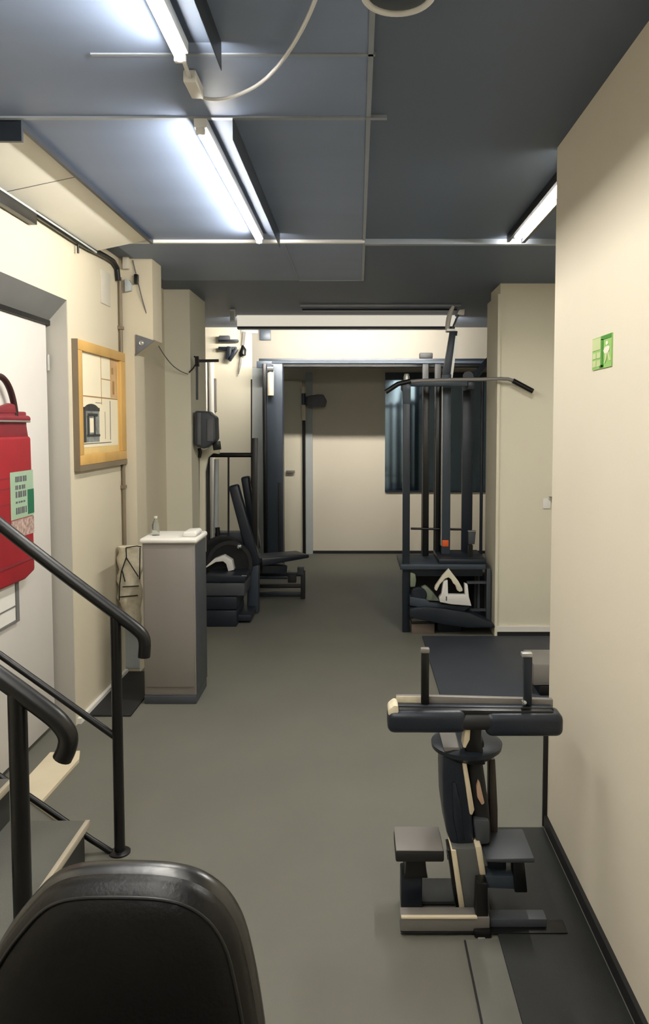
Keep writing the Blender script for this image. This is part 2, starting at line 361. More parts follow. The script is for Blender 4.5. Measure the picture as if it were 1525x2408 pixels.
# framed picture
y0, y1 = onX(168, 800, XL).y, onX(283, 820, XL).y
zt, zb = 2.055, 1.385
t = thing('framed_picture', (XL, (y0+y1)/2, zb), 'pine framed print of a pale interior with a grey arched doorway', 'picture')
fr = MB(); w = .055
for q in ((y0, y1, zt-w, zt), (y0, y1, zb, zb+w), (y0, y0+w*1.3, zb+w, zt-w), (y1-w*1.7, y1, zb+w, zt-w)): fr.box(XL, XL+.03, *q)
fr.build('frame', PINE, t, bevel=.004)
MB().box(XL+.01, XL+.033, y0-.002, y1, zb-.03, zb).box(XL+.0, XL+.033, y0-.004, y0, zb-.03, zt).build('frame_edge', BROWNP, t)
pr = MB(); W = y1-y0; Hh = zt-zb
def rect(mi, a0, a1, b0, b1, d):    # fractions along the picture, from near edge and from the bottom
    pr.mi = mi; pr.box(XL+.004, XL+.010+d, y0+W*a0, y0+W*a1, zb+Hh*b0, zb+Hh*b1)
rect(1, .05, .92, .05, .95, 0); rect(0, .1, .86, .14, .93, .001)
rect(2, .1, .86, .555, .565, .002); rect(2, .5, .508, .5, .92, .002); rect(2, .5, .7, .72, .728, .002)
rect(3, .7, .86, .57, .93, .0015); rect(2, .73, .77, .78, .84, .002); rect(2, .75, .79, .6, .72, .002)
rect(4, .16, .45, .18, .44, .0015); rect(5, .14, .19, .18, .46, .002)
rect(5, .14, .46, .44, .47, .002); rect(5, .22, .42, .395, .42, .0025); rect(5, .21, .25, .24, .40, .0025); rect(5, .34, .37, .24, .40, .0025); rect(5, .2, .46, .225, .245, .0025)
rect(0, .26, .33, .26, .38, .0028); rect(6, .57, .575, .2, .44, .002); rect(6, .68, .69, .19, .54, .002); rect(6, .14, .7, .165, .172, .002); rect(6, .38, .5, .51, .515, .002)
rect(1, .14, .8, .09, .13, .0015)
pr.mi = 5; pr.prism([(XL+.011, y0+W*(.30+.15*math.cos(k*PI/10)), zb+Hh*(.44+.06*math.sin(k*PI/10))) for k in range(11)], (.002, 0, 0))
pr.build('print', [PAPER, MOUNT, SKETCH, TANP, GREYP, DARKP, INK], t)

# red bag hanging on the door
XB = DX+.05
t = thing('red_bag', (DX+.03, 3.4, .9), 'red bag with maroon handle and green label hanging on the white door', 'bag')
def bp(u, v): return onX(u, v, XB)
tz = bp(60, 1026).z; bz = bp(80, 1352).z; yr = bp(80, 1200).y; yl = 3.02
body = MB()
pts = [(XB-.045, yl, bz+.015), (XB-.045, yl+.1, bz), (XB-.045, yr-.1, bz-.004), (XB-.045, yr, bz+.02), (XB-.045, yr-.01, tz), (XB-.045, yl+.01, tz)]
body.prism(pts, (.045, 0, 0)).build('bag_body', RED, t, bevel=.014, seg=3)
t2 = bp(60, 968).z
MB().prism([(XB-.04, yl+.02, tz-.01), (XB-.04, yr-.012, tz-.01), (XB-.04, yr-.03, tz+.05), (XB-.04, yr-.03, t2), (XB-.04, yl+.03, t2)], (.03, 0, 0)).build('flap', DRED, t, bevel=.008)
zz = bp(60, 985).z
MB().tube([(XB-.012, yl+.03, zz), (XB-.012, yr-.022, zz)], .016).build('roll_closure', DRED, t)
MB().tube([(XB-.0, yl+.03, zz-.012), (XB-.0, yr-.025, zz-.012)], .005).build('closure_rod', STEEL, t)
hp = [bp(44, 985), bp(42, 955), bp(32, 915), bp(18, 890), bp(2, 882), bp(-25, 890), bp(-48, 930), bp(-60, 985)]
MB().tube([p-Vector((.015, 0, 0)) for p in hp], .014, smooth=2).build('handle', MAROON, t)
MB().prism([bp(-30, 972)-Vector((.03, 0, 0)), bp(-10, 962)-Vector((.03, 0, 0)), bp(10, 955)-Vector((.03, 0, 0)), bp(28, 948)-Vector((.03, 0, 0)), bp(44, 952)-Vector((.03, 0, 0)), bp(49, 972)-Vector((.03, 0, 0))], (.024, 0, 0)).build('handle_tab', DRED, t, bevel=.006)
ly0 = bp(24, 1150).y; lz1 = bp(50, 1108).z; lz0 = bp(50, 1218).z; lzz = bp(50, 1262).z
lb = MB(); dx = XB+.001
lb.box(XB-.002, dx, ly0, yr-.004, lz0, lz1); lb.mi = 1
lb.box(XB-.002, dx+.0015, yr-.07, yr-.003, lz0+.01, lz1-.09); lb.mi = 2
for r_, (f0, f1) in enumerate(((.78, .9), (.62, .71), (.45, .58), (.33, .37), (.1, .24))):
    k = 0; yy = ly0+.05
    while yy < yr-.09:
        wd = random.uniform(.008, .02); lb.box(XB-.002, dx+.001, yy, yy+wd, lz0+(lz1-lz0)*f0, lz0+(lz1-lz0)*f1); yy += wd+random.uniform(.004, .012)
lb.mi = 3; lb.box(XB-.002, dx, ly0, yr-.005, lzz, lz0-.004)
lb.build('label_card', [LGREEN, DGREEN, INK, PINKP], t)
sm = MB()
for v in (1128, 1152, 1190): sm.box(XB, XB+.0015, yl+.02, ly0-.005, bp(10, v).z, bp(10, v).z+.005)
sm.box(XB, XB+.004, yl+.02, yr-.01, bp(40, 1328).z, bp(40, 1328).z+.012)
sm.build('stitched_seam', DRED, t)

# ------------------------------------------------------------------ staircase with two black handrails
SX = -.98
t = thing('staircase', (SX-.4, 2.33, 0), 'dark grey rubber stairs rising left between the black handrails', 'stairs')
ns = 5; run, rise = .27, .157
for i in range(ns):
    x1 = SX-i*run; x0 = -2.39
    MB().box(x0, x1-.02, 1.87, 2.72, i*rise, (i+1)*rise-.02).build('riser', RISER, t)
    MB().box(max(x0, x1-run-.03), x1, 1.87, 2.72, (i+1)*rise-.02, (i+1)*rise).build('tread', TREAD, t, bevel=.003)
    MB().box(x1-.014, x1+.003, 1.87, 2.72, (i+1)*rise-.022, (i+1)*rise+.003).build('nosing', NOSE, t, bevel=.002)
def rail(Yr, label, top, post_u, post_top, rad, lower, bottom, prad):
    g = 'black stair handrails'
    base = onY(post_u, post_top, Yr); px_ = base.x
    t = thing('handrail', (px_, Yr, 0), label, 'handrail')
    MB().tube([onY(u, v, Yr) for u, v in top], rad, 16, smooth=2).build('top_rail', BLACK, t)
    po = MB().tube([(px_, Yr, .0), (px_, Yr, base.z)], prad, 16).build('post', BLACK, t)
    MB().lathe((px_, Yr, 0), (0, 0, 1), [(prad*2.0, 0), (prad*2.0, .006), (prad*1.1, .012)]).build('foot_plate', BLACK, po)
    if lower: MB().tube([onY(u, v, Yr) for u, v in lower], rad*.55, 12).build('middle_rail', BLACK, t)
    if bottom: MB().tube([onY(u, v, Yr) for u, v in bottom], rad*.5, 12, smooth=1).build('bottom_rail', BLACK, t)
    return t
rail(2.78, 'farther black stair handrail with three sloping bars', [(-240, 1040), (-20, 1218), (130, 1336), (280, 1448), (325, 1482), (341, 1502), (338, 1545)], 271, 1445, .023,
     [(-240, 1385), (0, 1540), (270, 1732)], [(-170, 1712), (60, 1866), (262, 2008), (330, 2034), (352, 2036)], .0195)
rail(1.97, 'nearer black stair handrail with curved end and thick post', [(-260, 1412), (0, 1592), (100, 1665), (140, 1697), (162, 1730), (158, 1760), (146, 1784)], 40, 1625, .0255,
     None, None, .024)

# ------------------------------------------------------------------ grey pedestal cabinet at left
cx0, cx1 = onZ(340, 1655).x, onZ(462, 1655).x; cy = onZ(400, 1655).y; ct = onY(400, 1278, cy).z
t = thing('pedestal_cabinet', ((cx0+cx1)/2, cy+.13, 0), 'tall narrow grey cabinet with white rounded lid by the left wall', 'cabinet')
MB().box(cx0, cx1, cy, cy+.3, .05, ct).build('cabinet_body', CAB, t, bevel=.006)
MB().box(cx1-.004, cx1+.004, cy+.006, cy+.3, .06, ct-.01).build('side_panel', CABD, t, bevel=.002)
MB().box(cx0+.01, cx1-.01, cy-.008, cy-.0005, .1, ct-.03).build('front_panel', CAB, t, bevel=.003)
MB().box(cx0-.0, cx1+.0, cy-.006, cy+.3, .0, .05).build('plinth', CABD, t, bevel=.004)
MB().box(cx0-.012, cx1+.014, cy-.015, cy+.31, ct, ct+.03).build('lid', WHITE, t, bevel=.012, seg=3)
MB().prism([(cx1-.055, cy+.02, ct+.03), (cx1+.006, cy+.02, ct+.03), (cx1+.012, cy+.02, ct+.055), (cx1-.0, cy+.02, ct+.07), (cx1-.05, cy+.02, ct+.068)], (0, .22, 0)).build('cloth', SIGNW, t, bevel=.01, seg=3, label='folded white cloth') if False else None
cl = MB().prism([(cx1-.08, cy+.04, ct+.03), (cx1-.002, cy+.04, ct+.03), (cx1+.006, cy+.04, ct+.05), (cx1-.006, cy+.04, ct+.064), (cx1-.075, cy+.04, ct+.06)], (0, .16, 0))
cl.build('folded_cloth', WHITE, bevel=.009, seg=3, label='small folded white cloth on the cabinet lid', cat='cloth')
bx = onY(364, 1262, cy+.1).x
t = thing('clear_bottle', (bx, cy+.12, ct+.03), 'nearly invisible clear bottle standing on the cabinet lid', 'bottle')
MB().lathe((bx, cy+.12, ct+.03), (0, 0, 1), [(.022, 0), (.022, .06), (.018, .075), (.009, .09), (.009, .1)]).build('bottle_body', GLASS, t)
MB().lathe((bx, cy+.12, ct+.13), (0, 0, 1), [(.011, 0), (.011, .012)]).build('cap', PLATEG, t)

# cream sack in wire frame hanging beside the cabinet
t = thing('wire_rack_sack', (-1.42, 4.75, .4), 'cream cloth sack in a thin black wire frame beside the grey cabinet', 'sack')
YS = 4.72
sk = MB(); seg = 20; n = 14
outl = []
for i in range(n+1):
    v = 1285+(1470-1285)*i/n
    l = 276+4*math.sin(i*1.9)+(0 if i < 9 else (i-9)*5); rr = 334-4*math.sin(i*1.3)-(0 if i < 11 else (i-11)*2)
    outl.append((onY(l, v, YS), onY(rr, v, YS)))
rings = []
for i, (a, b) in enumerate(outl):
    c = (a+b)/2; hw = (b.x-a.x)/2; R = []
    for k in range(seg):
        th = 2*PI*k/seg; j = 1+.06*math.sin(3*th+i*.8)+.05*math.sin(5*th-i*1.7)
        R.append(sk.bm.verts.new((c.x+hw*math.cos(th)*(.97+.03*math.sin(i*2+k)), YS+.05*math.sin(th)*j, c.z)))
    rings.append(R)
for A_, B_ in zip(rings, rings[1:]):
    for k in range(seg): sk.face([A_[k], A_[(k+1) % seg], B_[(k+1) % seg], B_[k]])
sk.face(rings[0][::-1]); sk.face(rings[-1]); sk.build('sack', SACK, t, ang=80)
wr = MB(); Yw = YS-.058
for seq in (((296, 1288), (322, 1284), (332, 1286)), ((296, 1288), (297, 1310), (285, 1345), (281, 1375), (280, 1412)), ((297, 1312), (325, 1356)), ((329, 1288), (328, 1362)), ((288, 1380), (326, 1378)), ((281, 1404), (324, 1400)), ((287, 1342), (294, 1368))):
    wr.tube([onY(u, v, Yw) for u, v in seq], .0035, 6)
wr.build('wire_frame', BLACKM, t)
# black sheet painting the shaded floor by left wall
MB().box(XL+.02, -1.245, 4.12, 4.87, 0, .012).build('wall_shade_sheet', BLACKM, bevel=.004, label='black sheet painting the shade along the base of the left wall', cat='mat')

# ------------------------------------------------------------------ items hanging near the left recess
YP = 5.985
t = thing('grey_bag', (-1.2, YP-.06, 1.42), 'dark grey padded bag hanging at the edge of the left pier', 'bag')
b = MB(); P = [onY(u, v, 6.02) for u, v in ((456, 966), (490, 967), (497, 975), (506, 980), (508, 1035), (480, 1056), (462, 1050), (455, 1046))]
b.prism(P, (0, .16, 0)).build('bag_body', CABD, t, bevel=.02, seg=3)
MB().bar(onY(468, 970, 6.015), onY(468, 1046, 6.015), .03, .012, (1, 0, 0)).bar(onY(494, 985, 6.015), onY(494, 1038, 6.015), .05, .012, (1, 0, 0)).build('rib', INK, t, bevel=.004)
MB().bar(onY(508, 1038, 6.1), onY(511, 1058, 6.1), .06, .04).build('buckle', BLACK, t, bevel=.004)
t = thing('pale_towel', (-1.3, 6.2, 1.35), 'pale grey towel draped below the hanging dark bag', 'towel')
P = [onY(u, v, 6.26) for u, v in ((468, 1052), (474, 1058), (482, 1058), (498, 1046), (514, 1052), (515, 1068), (500, 1066), (488, 1076), (482, 1110), (483, 1300), (468, 1300), (468, 1080))]
MB().prism(P, (0, .05, 0)).build('towel_cloth', WALL2, t, bevel=.008)
MB().tube([onY(468, 1054, 6.24), onY(471, 1064, 6.24), onY(468, 1076, 6.24)], .012).build('hook', BLACK, t)
# cable attachments on the rear wall
t = thing('handle_rack', (-1.5, 8.25, 2.25), 'wall rack with dark cable handles above the left recess', 'rack')
MB().bar(onY(514, 802, 8.25), onY(560, 802, 8.25), .05, .03, (0, 1, 0)).bar(onY(514, 820, 8.25), onY(556, 820, 8.25), .05, .04, (0, 1, 0)).build('rack_bar', DSLATE, t, bevel=.006)
MB().bar(onY(515, 795, 8.23), onY(540, 795, 8.23), .06, .05, (0, 1, 0)).build('grip', CABD, t, bevel=.01)
MB().bar(onY(540, 815, 8.23), onY(536, 846, 8.23), .05, .05).bar(onY(556, 820, 8.23), onY(538, 848, 8.23), .04, .05).build('hanger', DSLATE, t, bevel=.006)
t = thing('pull_grip', onY(568, 848, 8.26), 'dark pear shaped handle on a strap hanging right of the handle rack', 'grip')
MB().tube([onY(u, v, 8.24) for u, v in ((570, 812), (572, 822), (570, 832), (564, 838))], [.01, .032, .04, .012]).build('grip', BLACK, t)
MB().tube([onY(u, v, 8.26) for u, v in ((566, 840), (564, 856), (560, 880))], [.012, .014, .006]).build('strap', GREYM, t)
MB().bar(onY(574, 780, 8.27), onY(571, 812, 8.27), .03, .02).build('hook', GREYM, t)
t = thing('wall_sign_plate', onY(620, 795, 8.29), 'small blue grey plate on the lintel above the left opening', 'plate')
MB().box(onY(610, 790, 8.28).x, onY(636, 790, 8.28).x, 8.275, 8.3, onY(0, 800, 8.28).z, onY(0, 775, 8.28).z).build('plate', SLATE, t, bevel=.004)
MB().box(onY(566, 790, 8.28).x, onY(606, 790, 8.28).x, 8.28, 8.3, onY(0, 784, 8.28).z, onY(0, 775, 8.28).z).build('bracket', GREYWALL, t, bevel=.004)
t = thing('wall_pipes', (-1.75, 8.25, 0), 'pair of white vertical pipes on the rear wall of the left recess', 'pipe')
for u in (481, 497): MB().tube([(onY(u, 900, 8.25).x, 8.25, .2), (onY(u, 900, 8.25).x, 8.25, 2.3)], .03).build('pipe', WHITE, t)
MB().box(onY(500, 900, 8.25).x, onY(507, 900, 8.25).x, 8.24, 8.3, 1.75, 2.1).build('conduit', GREYM, t)

# ------------------------------------------------------------------ left press machine
t = thing('press_machine', (-.95, 6.6, 0), 'slate press machine with slanted backrest and weight plates in the left recess', 'exercise machine')
def Q(u, v, Y): return onY(u, v, Y)
MB().tube([Q(487, 1310, 6.5), Q(487, 1080, 6.5), Q(490, 1070, 6.5), Q(500, 1070, 6.5), Q(598, 1070, 6.5)], .02, smooth=1).build('cross_tube', BLACK, t)
MB().bar(Q(487, 1095, 6.5), Vector((Q(487, 1300, 6.5).x, 6.5, .02)), .03, .05, (1, 0, 0)).build('frame_post', BLACKM, t, bevel=.004)
MB().bar(Q(599, 1030, 6.5), Vector((Q(599, 1300, 6.5).x, 6.5, .02)), .048, .06, (1, 0, 0)).build('frame_post', BLACK, t, bevel=.004)
MB().tube([Q(537, 1072, 6.5), Q(537, 1262, 6.5)], .008).build('guide_rod', BLACKM, t)
MB().tube([Q(509, 1080, 6.52), Q(507, 1265, 6.52)], .02).build('guide_tube', GREYWALL, t)
MB().tube([Q(511, 1240, 6.5), Q(512, 1262, 6.5)], .02).build('stop_collar', BLACK, t)
MB().tube([(Q(591, 900, 8.4).x, 6.9, .05), (Q(591, 900, 6.9).x, 6.9, 2.0)], .006).build('pull_cable', BLACK, t) if False else MB().tube([Q(591, 892, 6.6), Q(591, 1300, 6.6)], .006).build('pull_cable', BLACK, t)
MB().bar(Q(549, 1140, 6.45), Q(601, 1330, 6.45), .085, .08, (1, 0, 0), w2=.1).build('backrest', NAVY, t, bevel=.02, seg=3)
MB().bar(Q(577, 1120, 6.6), Q(604, 1290, 6.6), .075, .1, (1, 0, 0), w2=.07).build('head_cushion', DSLATE, t, bevel=.02, seg=3)
MB().bar(Q(597, 1300, 6.47), Vector((Q(595, 1440, 6.47).x, 6.47, .0)), .095, .1, (1, 0, 0)).build('main_upright', SLATE, t, bevel=.008)
MB().bar(Q(602, 1317, 6.7), Q(712, 1303, 6.9), .3, .07, (0, 1, 0), h2=.03).build('seat', NAVY, t, bevel=.012)
MB().bar(Q(608, 1334, 6.75), Q(666, 1334, 6.85), .2, .07, (0, 1, 0)).build('seat_support', DSLATE, t, bevel=.006)
Yb = 7.0
for v in (1350, 1378, 1398):
    MB().bar(Q(606, v, Yb), Q(712, v, Yb), .05, .035, (0, 1, 0)).build('base_bar', DSLATE if v != 1378 else BLACKM, t, bevel=.004)
MB().bar(Q(606, 1386, Yb+.05), Q(712, 1386, Yb+.05), .05, .02, (0, 1, 0)).build('base_rail', STEEL, t)
MB().bar(Q(712, 1342, Yb), Vector((Q(712, 1400, Yb).x, Yb, 0)), .04, .06, (1, 0, 0)).build('end_post', BLACKM, t, bevel=.004)
MB().box(Q(670, 0, Yb).x, Q(690, 0, Yb).x, Yb-.05, Yb+.02, Q(0, 1368, Yb).z, Q(0, 1350, Yb).z).build('stop_block', BLACKM, t, bevel=.004)
MB().box(Q(693, 0, Yb).x, Q(708, 0, Yb).x, Yb-.04, Yb+.04, Q(0, 1350, Yb).z, Q(0, 1333, Yb).z).build('stop_block', CABD, t, bevel=.004)
# weight plates and stack
for k, (u, v, R_, Yp) in enumerate(((524, 1318, .21, 6.42), (540, 1325, .19, 6.36))):
    c = Q(u, v, Yp)
    MB().lathe(c, (0, 1, 0), [(.03, 0), (R_*.8, .0), (R_*.84, -.006), (R_, -.004), (R_, .035), (.03, .035)], 36).build('weight_plate', BLACKM, t)
MB().box(Q(492, 0, 6.55).x, Q(566, 0, 6.55).x, 6.5, 6.62, Q(0, 1345, 6.5).z, Q(0, 1252, 6.5).z).build('weight_shroud', DSLATE, t, bevel=.008)
MB().lathe(Q(563, 1285, 6.3), (1, .2, 0), [(.012, -.02), (.022, -.01), (.022, .01), (.012, .02)]).build('pin_knob', CHROME, t)
gp = [Q(484, 1334, 6.25), Q(505, 1318, 6.25), Q(525, 1313, 6.25), Q(538, 1322, 6.25), Q(543, 1342, 6.25)]
g = MB(); prevA = prevB = None
for i, p in enumerate(gp):
    w_ = [.01, .03, .05, .055, .05][i]; dirn = (gp[min(i+1, 4)]-gp[max(i-1, 0)]).normalized(); nn = Vector((-dirn.z, 0, dirn.x))
    vs = [g.bm.verts.new(p+nn*w_/2*a+Vector((0, b, 0))) for a, b in ((1, 0), (-1, 0), (-1, .08), (1, .08))]
    if prevA:
        for k in range(4): g.face([prevA[k], prevA[(k+1) % 4], vs[(k+1) % 4], vs[k]])
    else: g.face(vs)
    prevA = vs
g.face(prevA[::-1]); g.build('plate_guard', IRON, t, bevel=.003)
for k, (z0, z1) in enumerate(((.0, .13), (.135, .235), (.24, .34), (.345, .40))):
    sh = .0 if k < 2 else .06
    MB().box(-1.22, -.96+sh, 6.0+k*.02, 6.4, z0, z1).build('weight_block', [NAVY, DSLATE, CABD, DSLATE][k], t, bevel=.006)
MB().tube([Q(568, 1354, 6.0), Q(580, 1354, 6.0)], .006).build('selector_pin', CHROME, t)
MB().box(-1.05, -.86, 6.1, 6.42, .02, .07).build('floor_beam', DSLATE, t, bevel=.005)

# ------------------------------------------------------------------ crossover frame at the rear opening
Yc = 8.05
t = thing('crossover_frame', (-.1, Yc, 0), 'tall dark cable crossover frame spanning the rear opening', 'exercise machine')
xa, xb = onY(608, 850, Yc).x, onY(1168, 850, Yc).x
zc = onY(0, 843, Yc).z
tb = MB().box(xa, xb, Yc, Yc+.08, zc-.055, zc).build('top_beam', DSLATE, t, bevel=.004)
MB().box(xa, xb, Yc-.006, Yc-.001, zc-.05, zc-.025).build('beam_stripe', SLATE, tb)
xu0, xu1 = onY(622, 900, Yc).x, onY(664, 900, Yc).x
MB().box(xu0+.02, xu1, Yc-.02, Yc+.14, .02, zc-.056).build('upright', SLATE, t, bevel=.004)
MB().box(xu0-.02, xu0+.02, Yc-.04, Yc+.1, .02, zc-.056).build('upright_edge', BLACK, t, bevel=.004)
MB().box(xu1-.05, xu1-.02, Yc-.035, Yc-.0205, .02, 1.0).build('slot_cover', BLACKM, t, bevel=.003)
MB().box(xu0-.1, xu1+.05, Yc-.15, Yc+.2, 0, .02).build('foot_plate', DSLATE, t, bevel=.004)
MB().box(xa-.02, xa+.14, Yc-.03, Yc+.0, zc-.1, zc-.03).build('pulley_bracket', SLATE, t, bevel=.004)
c0 = onY(636, 868, Yc-.06)
MB().tube([c0+Vector((0, 0, -.02)), onY(636, 930, Yc-.06)], .033).build('counterweight', CREAMP, t)
MB().lathe(c0, (1, 0, 0), [(.03, -.03), (.045, -.03), (.045, .03), (.03, .03)]).build('pulley', CHROME, t)
for u in (1000, 1029):
    x = onY(u, 900, Yc).x; MB().box(x-.032, x+.032, Yc, Yc+.06, .02, zc-.056).build('upright', BLACKM, t, bevel=.004)
x = onY(1014, 900, Yc).x
MB().box(x-.13, x+.14, Yc-.1, Yc+.15, 0, .02).build('foot_plate', DSLATE, t, bevel=.004)
MB().box(onY(990, 0, Yc).x, onY(1022, 0, Yc).x, Yc, Yc+.06, zc, zc+.06).build('cap_box', BLACKM, t, bevel=.01)
# wall speaker and pole by the back wall
t = thing('wall_speaker', onY(735, 958, 9.4), 'dark rounded speaker high on the shaded back wall', 'speaker')
a, b = onY(722, 928, 9.35), onY(768, 958, 9.35)
MB().prism([(a.x, 9.3, b.z+.02), (a.x, 9.3, a.z-.02), (a.x+.12, 9.3, a.z), (b.x-.04, 9.3, a.z), (b.x, 9.3, (a.z+b.z)/2), (b.x-.02, 9.3, b.z), (a.x+.03, 9.3, b.z)], (0, .12, 0)).build('speaker_body', INK, t, bevel=.015, seg=3)
MB().box(a.x-.02, a.x+.04, 9.42, 9.5, b.z+.02, a.z-.02).build('wall_mount', CABD, t)
xpl = onY(714, 1100, 9.42).x
t = thing('rear_pole', (xpl, 9.42, 0), 'thin black pole standing beside the rear door', 'pole')
MB().tube([(xpl, 9.42, .0), (xpl, 9.42, 1.66)], .018).build('pole', BLACK, t)
MB().tube([(xpl, 9.42, 1.66), (xpl, 9.42, 1.85)], .026).build('collar', CREAMP, t)
MB().tube([(xpl, 9.42, 1.85), (xpl, 9.42, 1.99)], .024).build('sleeve', SLATE, t)
MB().tube([(xpl, 9.42, 1.99), (xpl, 9.42, 2.07)], .03).build('tip', CREAMP, t)

# mirror
a, b = onY(905, 876, 9.48), onY(1162, 1155, 9.48)
t = thing('wall_mirror', ((a.x+b.x)/2, 9.47, b.z), 'large frameless blue tinted mirror on the back wall', 'mirror')
MB().box(a.x, b.x, 9.475, 9.4995, b.z, a.z).build('glass', MIRROR, t)
MB().box(a.x, b.x, 9.470, 9.4745, a.z-.09, a.z).build('top_strip', SLATE, t)
MB().box(a.x, b.x, 9.468, 9.4745, b.z-.012, b.z+.006).build('bottom_clip', DSLATE, t)

# ------------------------------------------------------------------ lat pulldown machine at right
Y1, Y2 = 5.84, 6.2
t = thing('lat_pulldown_machine', (.7, 6.0, 0), 'tall lat pulldown machine with wide curved bar before the mirror', 'exercise machine')
xl = onZ(955, 1492).x
zt = onY(960, 905, Y1).z
fp = MB().box(xl-.027, xl+.027, Y1, Y1+.06, 0, zt).build('front_post', DSLATE, t, bevel=.004)
MB().box(xl-.029, xl+.029, Y1-.002, Y1+.062, onY(0, 950, Y1).z-.0, zt).build('post_sleeve', SLATE, fp, bevel=.004)
MB().lathe((xl, Y1+.03, zt), (0, 0, 1), [(.02, 0), (.024, .03), (.024, .06), (.016, .085)]).build('post_cap', STEEL, fp)
zp = onY(1050, 1326, Y1).z
MB().box(onY(944, 0, Y1).x, onY(1153, 0, Y1).x, Y1-.03, Y2+.08, zp-.04, zp).build('top_plate', SLATE, t, bevel=.005)
MB().box(onY(1040, 0, Y1).x, onY(1156, 0, Y1).x, Y1-.0, Y2+.1, zp, zp+.035).build('tool_tray', DSLATE, t, bevel=.006)
for u, wd, m, top in ((1000, .05, BLACK, 890), (1030, .05, BLACK, 890), (1097, .085, DSLATE, 888)):
    x = onY(u, 1300, Y2).x
    MB().box(x-wd/2, x+wd/2, Y2, Y2+.05, zp, onY(0, top, Y2).z).build('upright', m, t, bevel=.004)
x = onY(1131, 1300, Y2).x; MB().tube([(x, Y2+.03, zp), (x, Y2+.03, onY(0, 892, Y2).z)], .013).build('guide_rod', DSLATE, t)
x = onY(1046, 1300, Y2-.06).x
MB().box(x-.035, x+.035, Y2-.1, Y2-.04, zp, onY(0, 880, Y2-.1).z).build('centre_column', SLATE, t, bevel=.004)
MB().box(x-.04, x-.033, Y2-.105, Y2-.04, zp+.1, onY(0, 900, Y2-.1).z).build('column_edge', STEEL, t)
zo = onY(0, 1278, Y2-.1).z
MB().box(x-.03, x+.022, Y2-.108, Y2-.1005, zo-.025, zo+.028).build('weight_tag', ORANGE, t, bevel=.004, label='bright orange tag')
a = onY(965, 1243, Y2-.02); b = onY(1086, 1245, Y2-.02)
MB().tube([a, b], .009).build('cross_rod', BLACK, t)
q0, q1 = onY(1101, 1250, Y1+.1), onY(1118, 1280, Y1+.1)
co = MB().prism([(q0.x, Y1+.1, q1.z), (q0.x, Y1+.1, q0.z), (q1.x, Y1+.1, q0.z), (q1.x-.008, Y1+.1, q1.z)], (0, .03, 0)).build('console', CABD, t, bevel=.004)
MB().box(q0.x-.003, q1.x, Y1+.09, Y1+.135, q0.z, q0.z+.006).build('console_hood', STEEL, co)
MB().box(q0.x, q0.x+.035, Y1+.1, Y1+.13, zp+.03, q1.z-.008).build('console_stand', BLACK, t)
# lat bar: wide bar with angled ends
Yl = 5.66
bar = [onY(u, v, Yl) for u, v in ((906, 922), (935, 903), (965, 896), (1050, 893), (1130, 892), (1190, 890), (1205, 895), (1252, 920))]
MB().tube(bar[1:-1], .013, smooth=1).build('lat_bar', GREYM, t)
MB().tube([bar[0], bar[1], bar[2]], .018).build('bar_grip', BLACK, t)
MB().tube([bar[-2], bar[-1]], .019).build('bar_grip', BLACK, t)
MB().box(onY(958, 0, Y1).x, onY(1110, 0, Y1).x, Y1+.07, Y1+.13, onY(0, 907, Y1).z, onY(0, 892, Y1).z).build('head_beam', SLATE, t, bevel=.005)
MB().bar((xl, Y1+.03, zt-.03), (xl, Y2+.02, zt-.0), .05, .05).bar((onY(1097, 900, Y2).x, Y1+.1, zt-.0), (onY(1097, 900, Y2).x, Y2+.02, zt-.0), .06, .06).build('side_beam', DSLATE, t, bevel=.004)
# mast and pulley arms
MB().bar(onY(1046, 895, Y2), onY(1066, 778, Y2), .06, .06, (1, 0, 0)).build('mast', SLATE, t, bevel=.006)
MB().bar(onY(1060, 890, Y2-.04), onY(1073, 790, Y2-.04), .02, .02, (1, 0, 0)).build('mast_edge', STEEL, t)
MB().tube([onY(u, v, Y2) for u, v in ((1051, 775), (1053, 755), (1058, 735), (1065, 720))], [.018, .02, .02, .012], smooth=1).build('mast_tip', IRON, t)
MB().box(onY(1054, 0, Y2).x, onY(1076, 0, Y2).x, Y2-.05, Y2+.05, onY(0, 780, Y2).z, onY(0, 775, Y2).z).build('mast_plate', STEEL, t)
MB().prism([onY(u, v, Y2) for u, v in ((1074, 740), (1080, 728), (1092, 727), (1091, 741))], (0, .05, 0)).build('pulley_block', IRON, t, bevel=.003)
MB().tube([onY(1077, 740, Y2), onY(1066, 765, Y2), onY(1062, 776, Y2)], .008).build('pull_cable', INK, t)
MB().bar(onY(1108, 894, Y2), onY(1166, 828, Y2+.3), .04, .06, (1, 0, 0)).build('diagonal_arm', SLATE, t, bevel=.005)
MB().lathe(onY(1100, 885, Y2-.03), (0, 1, 0), [(.02, -.02), (.04, -.02), (.04, .02), (.02, .02)]).build('pulley', CABD, t)
MB().box(onY(1040, 0, Y2).x, onY(1110, 0, Y2).x, Y2-.08, Y2-.04, onY(0, 1150, Y2).z, onY(0, 930, Y2).z).build('clear_guard', GLASS, t) if False else None
